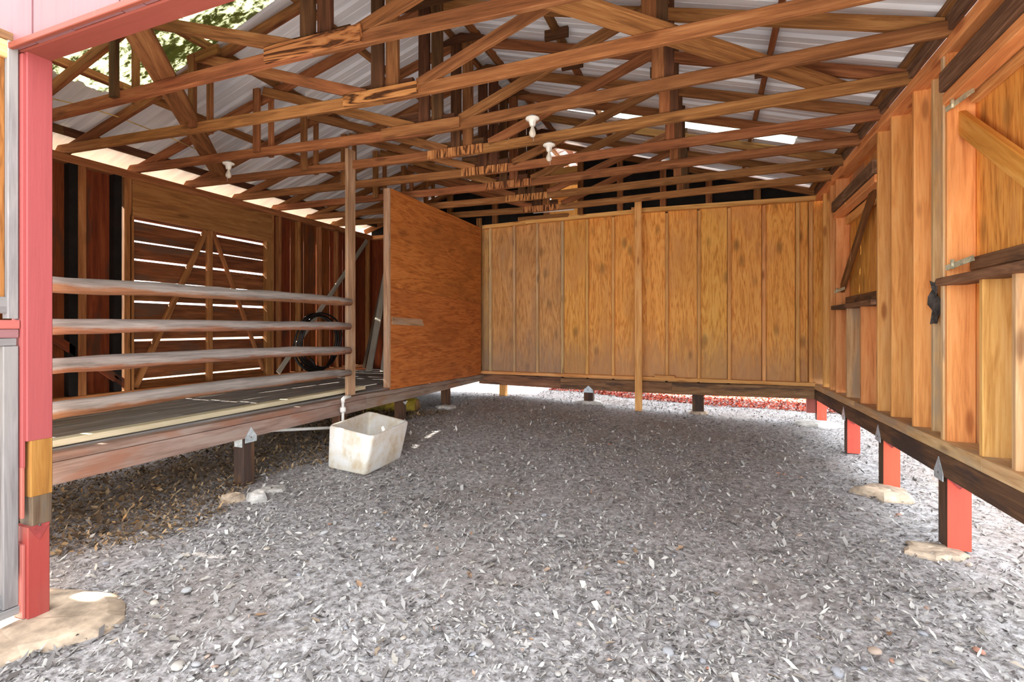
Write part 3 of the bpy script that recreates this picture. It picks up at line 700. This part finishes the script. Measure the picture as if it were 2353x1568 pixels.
abox('ledge', (XD-.07, .30, 1.485), (XD+.006, 1.394, 1.528), 'coral', dl2, 'y'); abox('ledge_apron', (XD-.05, .30, 1.441), (XD+.0, 1.392, 1.484), 'pink', dl2, 'y')

# ================================================================ ROOF
roof = struct('ceiling', 'pitched roof of pale ribbed metal sheets over bare trusses', 'roof', (RID, 5, 4.7))
def ztop(x): return 3.615 + .31*min(x + 6.5, 1.48 - x)
def sheet(name, ya, yb, xa, xb, mat, label=None, dz=0.):
    """ribbed sheet running up the slope from xa to xb"""
    ys = []; pitch = .23; k0 = math.floor(ya/pitch)
    cand = []
    for k in range(k0-1, int(yb/pitch)+2):
        c = k*pitch
        for dy, h in ((-.045, 0), (-.022, .026), (.022, .026), (.045, 0), (.10, 0), (.105, .005), (.125, .005), (.13, 0)): cand.append((c+dy, h))
    prof = [(y, h) for y, h in cand if ya < y < yb]
    prof = [(ya, 0)] + prof + [(yb, 0)]
    org = Vector(((xa+xb)/2, (ya+yb)/2, ztop((xa+xb)/2))); sl = Vector((xb-xa, 0, ztop(xb)-ztop(xa))).normalized()
    v = []; n = len(prof)
    for x in (xa, xb):
        for t in (0, .0025):
            for y, h in prof: v.append((x, y, ztop(x) + h + t + dz))
    up = Vector((0, 0, 1)); xax = sl; yax = Vector((0, 1, 0)); zax = xax.cross(yax)
    mw = Matrix(((xax.x, yax.x, zax.x, org.x), (xax.y, yax.y, zax.y, org.y), (xax.z, yax.z, zax.z, org.z), (0, 0, 0, 1))); inv = mw.inverted()
    v = [inv @ Vector(p) for p in v]; f = []
    for i in range(n-1):
        f.append((i, 2*n+i, 2*n+i+1, i+1)); f.append((n+i, n+i+1, 3*n+i+1, 3*n+i))
        f.append((i, i+1, n+i+1, n+i)); f.append((2*n+i, 3*n+i, 3*n+i+1, 2*n+i+1))
    f += [(0, n, 3*n, 2*n), (n-1, 3*n-1, 4*n-1, 2*n-1)]
    o = link(name, mesh(name, v, f), mw, roof, (M[mat],))
    if label: o['label'] = label
    return o
yy = [.95, 1.78, 2.62, 3.46, 4.36, 5.28, 6.2, 7.12, 8.04, 10.3]  # last row runs on past the back wall, an unseen overhang added to block sun
for i, (a, b) in enumerate(zip(yy[:-1], yy[1:])):
    e = .012*(i % 2)
    if i < 3:
        sheet('roof_sheet', a, b, -7.15, -5.70, 'metal')
        sheet('skylight_sheet', a, b, -5.70, RID, 'fibre_moss', 'mossy translucent fibreglass sheet')
    else: sheet('roof_sheet', a, b, -7.15, RID, 'metal')
yr = [.95, 1.85, 2.75, 3.65, 4.55, 5.55, 6.66, 7.06, 7.85, 10.3]  # right slope stretched at the rear as well, unseen, for its shade
for i, (a, b) in enumerate(zip(yr[:-1], yr[1:])):
    if i == 6:
        sheet('roof_sheet', a, b, RID, -1.38, 'metal'); sheet('skylight_sheet', a, b, -1.38, 1.0, 'fibre', 'clear translucent fibreglass sheet'); sheet('roof_sheet', a, b, 1.0, 2.0, 'metal')
    else: sheet('roof_sheet', a, b, RID, 2.0, 'metal')
for s, ex in ((-1, -3.0), (1, -2.08)):
    timber('ridge_cap', (RID, .95, ztop(RID)+.035), (RID, 10.3, ztop(RID)+.035), .45, .004, 'metal', roof, up=(.31*s, 0, 1), oy=-s, ch=.0005)
# purlins
for x, w_ in ((-6.43, .09), (-5.46, .045), (-4.49, .045), (-3.52, .045), (-2.68, .045), (-2.40, .045), (-1.40, .045), (-.43, .045), (.52, .045), (1.47, .09)):
    z = ztop(x) - .003; s = 1 if x < RID else -1
    for a, b in ((1.0, 3.2), (3.203, 5.35), (5.353, 7.4), (7.403, 10.25)):  # rearmost purlins follow the added overhang
        timber('purlin', (x, a, z), (x, b, z), w_ if w_ < .06 else .045, .09, 'truss_dark' if x < -6 else 'truss', roof, up=(-.31*s, 0, 1), oz=-1)
for x, y in ((-1.40, 4.78), (-1.40, 5.40), (-.43, 5.3), (.52, 5.05)):
    abox('purlin_block', (x-.12, y-.02, ztop(x)-.15), (x+.12, y+.02, ztop(x)-.05), 'truss_dark', roof, 'x')
timber('eave_beam', (1.44, 1.6, 3.38), (1.50, 8.6, 3.46), .03, .16, 'rough_dark', roof, oz=1)

# ================================================================ TRUSSES
TR = [(2.73, 2.75, 2.93), (3.31, 3.55, 3.46), (4.04, 4.30, 4.07), (4.75, 4.97, 4.77), (5.49, 5.68, 5.49), (6.21, 6.36, 6.18), (6.96, 7.09, 6.88), (7.60, 7.85, 7.54)]
SPL = [(-2.965, -2.14), (-2.92, -2.195), (-3.065, -2.19), (-2.955, -2.265), (-2.895, -2.26), (-2.86, -2.195), (-2.865, -2.205), (-2.865, -2.195)]
TL = ['foremost roof truss, its splice plate dark with swirling grain', 'second roof truss from the front, splice plate deeply weathered and pitted',
      'third roof truss from the front, carrying two bare bulbs', 'fourth roof truss from the front, splice plate of streaky upright-grained plywood',
      'fifth roof truss from the front, plywood splice above the partition', 'sixth roof truss from the front, third from the back wall',
      'second-last roof truss before the back wall', 'last roof truss, hanging just in front of the back wall']
TH = .045
for i, ((yl, ym, yr_), (sx0, sx1), lb) in enumerate(zip(TR, SPL, TL)):
    def yt(x):   # front face of the truss plane
        y = yl + (ym-yl)*(x+6.5)/3.95 if x < -2.55 else ym + (yr_-ym)*(x+2.55)/3.99
        return y - TH
    def pt(x, z, dy=0.): return (x, yt(x)+dy, z)
    t = thing('roof_truss', lb, 'truss', (RID, ym, 3.38))
    mt = 'truss'
    timber('bottom_chord', pt(-6.66, 3.38), pt(-2.55, 3.38), TH, .10, mt, t, oy=1, oz=1, endcut=(.9, 0))
    timber('bottom_chord', pt(-2.548, 3.38), pt(1.60, 3.38), TH, .10, mt, t, oy=1, oz=1, endcut=(0, -.6))
    # rafters, beside the chord
    zt = lambda x: 3.515 + .31*min(x + 6.5, 1.48 - x)
    timber('top_chord', pt(-6.95, zt(-6.95), TH), pt(RID, zt(RID), TH), TH, .10, mt, t, up=(-.31, 0, 1), oy=1, oz=-1)
    timber('top_chord', pt(RID, zt(RID), TH), pt(1.85, zt(1.85), TH), TH, .10, mt, t, up=(.31, 0, 1), oy=1, oz=-1)
    grain_v = i >= 3
    sm_ = 'plate_ply'
    if grain_v:
        xc = (sx0+sx1)/2; timber('splice_plate', pt(xc, 3.383, -.012), pt(xc, 3.478, -.012), .022, sx1-sx0, sm_, t, up=(1, 0, 0))
    else: timber('splice_plate', pt(sx0, 3.388, -.001), pt(sx1, 3.388, -.001), .026, .10 if i else .115, sm_ if i < 2 else 'truss', t, oy=-1, oz=1)
    # paired king posts and cleats
    for a, b in ((-2.675, -2.555), (-2.53, -2.41)):
        timber('king_post', pt((a+b)/2, 3.47, .012 if a < -2.6 else .02), pt((a+b)/2, zt(RID)-.05, .012), .04, b-a, 'truss_dark' if i % 2 == 0 or a < -2.6 else 'truss', t, up=(1, 0, 0), oy=-1)
    timber('cleat', pt(-2.88, 3.482, TH), pt(-2.28, 3.482, TH), .04, .085, 'truss_dark', t, oy=1, oz=1)
    if i in (2, 4): abox('gusset_board', pt(-2.93, 3.50, TH+.045), pt(-2.65, 3.66, TH+.06), 'truss_dark', t, 'x')
    slab('ridge_gusset', [pt(RID-.34, zt(RID)-.13, -.002), pt(RID+.34, zt(RID)-.13, -.002), pt(RID+.28, zt(RID)-.09, -.002), pt(RID, zt(RID)-.005, -.002), pt(RID-.28, zt(RID)-.09, -.002)], (0, -.014, 0), 'truss_dark', t, (1, 0, 0))
    # webs
    timber('web', pt(-2.72, 3.475, .0), pt(-4.58, 4.10, .0), .04, .095, mt, t, up=(0, 0, 1), oy=-1)
    timber('web', pt(-2.20, 3.475, .0), pt(-.30, 4.12, .0), .04, .095, mt, t, up=(0, 0, 1), oy=1)
    timber('queen_post', pt(-4.64, 3.42, .0), pt(-4.64, 4.12, .0), .04, .085, 'truss_dark' if i == 0 else mt, t, up=(1, 0, 0), oy=1)
    timber('queen_post', pt(-4.575, 3.40, TH*2), pt(-4.575, 4.06, TH*2), .04, .06, mt, t, up=(1, 0, 0), oy=-1)
    timber('queen_post', pt(-.375, 3.42, TH), pt(-.375, 4.14, TH), .04, .10, mt, t, up=(1, 0, 0), oy=-1)
    timber('queen_post', pt(-.29, 3.42, TH*2), pt(-.29, 4.12, TH*2), .04, .08, 'truss_dark', t, up=(1, 0, 0), oy=1)
    if i in (0, 1): timber('gusset_block', pt(-4.70, 4.08, -.001), pt(-4.32, 4.13, -.001), .03, .09, 'truss', t, oy=-1)
# long loose braces laid across the chords
b1 = timber('sway_brace', (-3.10, 1.70, 3.50), (-6.25, 4.98, 3.50), .19, .035, 'truss', None, up=(0, 0, 1)); tag(b1, 'long diagonal plank lying across truss chords on the left', 'plank')
b2 = timber('sway_brace', (-2.0, 1.75, 3.50), (1.06, 4.95, 3.50), .19, .035, 'truss', None, up=(0, 0, 1)); tag(b2, 'long diagonal plank lying across truss chords on the right', 'plank')

# bare bulbs
def lamp(label, p):
    t = thing('bare_bulb_lamp', label, 'lamp', p)
    lathe('ceiling_box', [(.035, 0), (.035, -.02)], p, 'galv', t, 12)
    lathe('lamp_holder', [(.062, -.018), (.064, -.028), (.058, -.036), (.034, -.045), (.026, -.085), (.022, -.092)], p, 'ceramic', t, 20)
    b = lathe('bulb', [(.013, -.09), (.014, -.105), (.024, -.130), (.031, -.152), (.029, -.172), (.017, -.187), (.004, -.191)], p, 'bulb', t, 16)
    tube('pull_chain', [Vector(p)+Vector((.02, -.03, -.06)), Vector(p)+Vector((.021, -.032, -.24))], .0015, 'galv', t, 5)
lamp('bare bulb in white holder under the third truss, centre', (-1.46, 4.22, 3.38))
lamp('bare bulb in white holder hanging high on the left', (-5.10, 4.12, 3.38))
lamp('smaller-looking far bulb lamp in front of the gable opening', (-1.515, 4.90, 3.38))
s = tube('string', [at_x(*p, -5.75) for p in ((118, 226), (200, 246), (275, 270), (350, 300), (400, 320), (455, 345))], .006, 'twine', seg=6)
tag(s, 'thin tan string stretched below the left roof slope', 'string')

# ================================================================ PLATFORM
XP = -3.95
pf = thing('raised_platform', 'raised stall platform of worn grey floorboards on the left', 'platform', (-5.2, 5, .6))
pz = lambda y: -.021*max(0, y-4)
for a, b in ((1.53, 5.1), (5.106, 8.58)):
    slab('rim_beam', [(XP-.05, a, .465), (XP-.05, b, .465), (XP-.05, b, .613+pz(b)), (XP-.05, a, .613+pz(a))], (.05, 0, 0), 'rim', pf, (0, 1, 0))
    timber('rim_cap', (XP+.004, a, .616+pz(a)), (XP+.004, b, .616+pz(b)), .11, .055, 'rim', pf, oy=1, oz=1)
n = 17; wdt = (6.38-4.07)/n
for k in range(n):
    x = -4.07 - k*wdt; c_ = 3.2 + .9*(k % 3)
    for a, b in ((1.53, c_), (c_+.004, 8.58)):
        timber('floorboard', (x-.002, a, .645+pz(a)*.5), (x-.002, b, .645+pz(b)*.5), wdt-.005, .03, 'deck', pf, oy=1, oz=1)
for y in (2.0, 3.5, 5.0, 6.5, 8.0):
    timber('joist', (-6.36, y, .50), (XP-.055, y, .50), .05, .10 if y > 7 else .13, 'beam', pf, oz=1)
# platform posts
for px, py, m, lb, sz in ((548, 1122, 'dark_beam', 'nearest dark post under the platform, steel strap on top', .125), (907, 960, 'dark_beam', 'dark post under the platform in front of the yellow drum', .12), (1014, 934, 'dark_beam', 'dark post under the platform nearest the back wall', .12), (764, 962, 'dark_beam', 'brown post under the platform behind the white pipe', .12)):
    q = at_x(px, py, XP-.13); q.y = at_x(px+13, py, XP-.01).y if px < 600 else q.y
    g0 = gz(-4, q.y)
    o = timber('support_post', (XP-.02-sz/2, q.y+sz/2, g0-.08), (XP-.02-sz/2, q.y+sz/2, .463), sz, sz, m, None, up=(1, 0, 0)); tag(o, lb, 'post')
    if px < 600:
        gusset('bracket', (XP+.001, q.y, .42), (0, 1, 0), sz, o, nrm=(1, 0, 0), hgt=.14)
        abox('side_strap', (XP-.13, q.y-.005, .38), (XP-.03, q.y-.001, .46), 'galv', o)
    elif px == 907: gusset('bracket', (XP+.001, q.y, .44), (0, 1, 0), sz, o, 'galv', (1, 0, 0), -.05, 0)
for px, py, rx, ry, h, lb, m, sd in ((536, 1142, .10, .08, .07, 'rough tan stone left of the nearest platform post', 'concrete', 21), (592, 1140, .09, .08, .08, 'rough grey stone right before the nearest platform post', 'concrete_w', 22),
        (625, 1118, .11, .09, .04, 'flat pale stone to the right of nearest platform post', 'concrete_w', 23), (1023, 940, .17, .12, .05, 'white concrete pad under the far platform post', 'concrete_w', 24)):
    q = at_z(px, py, .05 if px < 900 else .17); tag(blob('footing_stone', (q.x, q.y, gz(q.x, q.y)-.01), rx, ry, h, m, seed=sd, n=10), lb, 'stone')
# rails
rails = [((60, 650), (805, 694), 'topmost peeled log rail, grey above and orange below'), ((60, 752.5), (803, 750), 'second log rail from the top, grey patch near its end'),
         ((60, 848), (803, 805), 'third log rail from the top, bowed slightly upward'), ((60, 954), (803, 857), 'lowest log rail, just above the pale plank')]
XR_ = XP + .045
for k, (l, r, lb) in enumerate(rails):
    A = at_x(l[0], l[1], XR_); B = at_x(r[0], r[1], XR_); A.y -= .0
    pts = []; rad = []
    for j in range(15):
        u = j/14; p = A.lerp(B, u); p.z += .022*math.sin(math.pi*u)*(1 if k in (2, 3) else .4) + random.uniform(-.005, .005); pts.append(p)
        rad.append((.056 if k != 1 else .052)*random.uniform(.93, 1.06)*(1 - .12*u))
    rad[-1] *= .8; B2 = pts[-1] + (B-A).normalized()*.012; pts.append(B2); rad.append(.02)
    # grain along local X: build along the X axis then rotate
    o = tube('log_rail', pts, rad, 'rail', seg=12, wob=.04, org=A)
    x = (B-A).normalized(); z = Vector((0, 0, 1)); z = (z - x*z.dot(x)).normalized(); y = z.cross(x)
    rm = Matrix(((x.x, y.x, z.x), (x.y, y.y, z.y), (x.z, y.z, z.z))).to_4x4(); o.data.transform(rm.inverted())
    o.matrix_basis = Matrix.Translation(A) @ rm; WM[o] = o.matrix_basis.copy()
    tag(o, lb, 'rail')
o = abox('upright_post', (XP-.045, 4.765, .672), (XP-.002, 4.905, 3.60), 'postgrey'); tag(o, 'tall grey brown post where the log rails end', 'post')
o = timber('loose_plank', (-4.135, 1.6, .683), (-4.17, 5.30, .678), .11, .045, 'pale', None, oz=1); tag(o, 'pale new board lying along the platform edge', 'plank')
# partition
pn = thing('plywood_partition', 'tall scuffed plywood partition standing on the platform edge', 'partition', (XP, 7, .66))
yA, yB_ = 5.625, 8.47
for z0a, z0b, z1a, z1b in ((.645, .585, 2.02, 1.92), (2.023, 1.923, 3.345, 3.335)):
    slab('plywood_sheet', [(XP-.02, yA, z0a), (XP-.02, yB_, z0b), (XP-.02, yB_, z1b), (XP-.02, yA, z1a)], (.018, 0, 0), 'part_ply', pn, (0, 1, 0))
abox('edge_stud', (XP-.10, yA-.035, .672), (XP-.003, yA-.001, 3.34), 'postgrey', pn)
abox('rear_stud', (XP-.11, 7.0, .67), (XP-.021, 7.045, 3.33), 'left_stud', pn)
abox('end_post', (XP-.1, 8.475, .66), (XP+.0, 8.52, 3.52), 'truss', pn)
sc = thing('partition_patch', 'grey board stub nailed across the middle of plywood partition', 'board', (XP, 5.8, 1.55))
timber('board', (XP-.001, 5.64, 1.57), (XP-.001, 6.42, 1.545), .012, .10, 'postgrey', sc, oy=-1, endcut=(0, -.6))
# water pipe with valve
wp = thing('water_pipe', 'white plastic water pipe with a valve at the post foot', 'pipe', (-3.9, 4.7, .2))
pb_ = at_x(788, 968, XP+.05); pt_ = at_x(788, 922, XP+.05)
tube('pipe', [pb_ - Vector((0, 0, .25)), pt_], .016, 'white', wp, 10)
tube('elbow', [pt_ - Vector((0, 0, .02)), pt_ + Vector((0, 0, .02)), pt_ + Vector((0, .03, .035)), pt_ + Vector((0, .12, .035))], .022, 'white', wp, 10)
lathe('valve', [(.028, -.03), (.034, -.015), (.034, .015), (.028, .03)], pt_ - Vector((0, 0, .1)), 'white', wp, 12)
o = tube('white_pole', [at_x(610, 990, -4.35), at_x(770, 983, -4.0)], .018, 'white', seg=8); tag(o, 'white pole lying low behind the tub under the platform', 'pole')
# drum
dr = thing('drum', 'mossy yellow drum lying under the platform', 'drum', (-4.6, 6.7, .2))
A = Vector((-5.3, 6.45, .17)); B = Vector((-4.25, 6.75, .21))
tube('barrel', [A, A.lerp(B, .04), A.lerp(B, .34), A.lerp(B, .36), A.lerp(B, .38), A.lerp(B, .66), A.lerp(B, .68), A.lerp(B, .7), A.lerp(B, .97), B], [.15, .16, .155, .166, .155, .155, .166, .155, .155, .15], 'drum', dr, 20)
lathe('drum_end', [(.135, -.002), (.135, .012), (.12, .013), (.02, .014)], B, 'drumend', dr, 20, (B-A))
# pale brace and leaning boards, hose on the platform
o = timber('leaning_lath', (XL+.03, 6.12, .74), (XL+.03, 8.38, 3.24), .02, .085, 'palegrey', None); tag(o, 'long pale lath slanting across the left wall behind the hose', 'board')
for (p0, p1, w_, m, lb) in (((848, 853), (893, 600, 8.2), .12, 'palegrey', 'thicker grey board leaning in the corner behind the partition'),
        ((880, 855), (905, 660, 8.1), .10, 'palegrey', 'short grey board leaning next to the plywood partition'),
        ((836, 845), (884, 628, 8.3), .06, 'graybrown', 'thin dark board leaning behind the thicker grey board')):
    A = at_z(p0[0], p0[1], .665); B = at_y(*p1)
    o = timber('leaning_board', A, B, .035, w_, m, None, up=(1, .2, 0)); tag(o, lb, 'board')
hs = thing('hose_coil', 'black hose coil leaning on the left wall behind the rails', 'hose', (XL+.12, 6.8, .7))
for k in range(5):
    rr = .50 - .012*k + random.uniform(-.02, .02); cy = 6.81 + random.uniform(-.05, .05); cz = .70 + rr + .02*k; cxx = XL + .19 + .022*k
    tube('hose_loop', [(cxx + .03*math.sin(3*a), cy + rr*math.cos(a), cz + rr*math.sin(a)) for a in (6.2832*j/36 for j in range(36))], .016, 'black', hs, 8, closed=True)
tube('hose_tail', [(XL+.3, 6.55, .95), (XL+.32, 6.65, .80), (XL+.34, 6.82, .715), (XL+.38, 7.1, .70)], .02, 'black', hs, 8)

# ================================================================ CEMENT TUB
def tub():
    g0 = .035
    bt = [Vector(p) for p in ((-3.646, 4.07, g0), (-3.10, 3.985, g0), (-3.13, 4.66, g0), (-3.68, 4.76, g0))]
    rm = [at_z(754, 978, .47), at_z(856, 1004, .445), at_z(941, 968, .435), at_z(849, 945, .465)]
    cen = sum(rm, Vector())/4
    def rounded(q, r, k=4):
        out = []
        for i in range(4):
            p, a, b = q[i], q[i-1], q[(i+1) % 4]; u = (a-p).normalized()*r; v_ = (b-p).normalized()*r
            for j in range(k+1):
                t = j/k; out.append((p+u)*(1-t)**2 + p*2*t*(1-t) + (p+v_)*t*t)
        return out
    def inset(q, d, dz=0.):
        c = sum(q, Vector())/4; return [p + (c-p).normalized()*d*1.45 + Vector((0, 0, dz)) for p in q]
    lv = [rounded(inset(bt, .02), .05), rounded([b + Vector((0, 0, .02)) for b in bt], .06)]
    for t in (.5, .96): lv.append(rounded([b.lerp(r, t) for b, r in zip(bt, rm)], .06))
    lv.append(rounded(inset(rm, .008), .06)); lv.append(rounded(inset(rm, .028, .0), .05)); lv.append(rounded(inset(rm, .04, -.012), .05))
    ib = inset([b.lerp(r, .14) for b, r in zip(bt, rm)], .05); lv.append(rounded([i_.lerp(r, .5) for i_, r in zip(ib, inset(rm, .04))], .05))
    lv.append(rounded(ib, .06)); lv.append(rounded(inset(ib, .08, -.012), .05))
    n = len(lv[0]); v = [p - bt[0] for L in lv for p in L]; f = []
    for i in range(len(lv)-1):
        for k in range(n): f.append((i*n+k, i*n+(k+1) % n, i*n+n+(k+1) % n, i*n+n+k))
    f.append(tuple(reversed(range(n)))); f.append(tuple(range((len(lv)-1)*n, len(lv)*n)))
    o = link('laundry_tub', mesh('laundry_tub', v, f, True), Matrix.Translation(bt[0]), None, (M['tub'],))
    tag(o, 'white cement laundry tub on the ground beside the platform', 'tub')
    lathe('drain', [(.03, 0), (.03, .006), (.018, .007)], sum(ib, Vector())/4 + Vector((.12, -.1, -.01)), 'galv', o, 12)
tub()
# scrap on the right wall
sp = at_rw(2150, 695, .07)
v = []; rd = random.Random(4)
for j in range(7):
    for i in range(4):
        v.append((rd.uniform(-.02, .02), .05*(i-1.5)*(1.2 - abs(j-3)/5) + rd.uniform(-.015, .015), .05*(j-3) + rd.uniform(-.012, .012)))
f = [(j*4+i, j*4+i+1, j*4+5+i, j*4+4+i) for j in range(6) for i in range(3)]
me = mesh('torn_scrap', v, f); o = link('torn_scrap', me, Matrix.Translation(sp), None, (M['nest'],)); tag(o, 'ragged dark scrap stuck between studs of the right wall', 'scrap')
md = o.modifiers.new('thick', 'SOLIDIFY'); md.thickness = .008

A = at_y(1226, 489, 7.95); B = at_y(1319, 481, 7.95)
st = thing('white_strip', 'slim white strip hanging below the last truss near the gable opening', 'strip', A)  # white line below the last truss, drawn as a slim tube
tube('strip', [A, B], .014, 'white', st, 10); timber('backing', A + Vector((.05, .02, .022)), B + Vector((-.02, .02, .022)), .05, .015, 'galv', st)
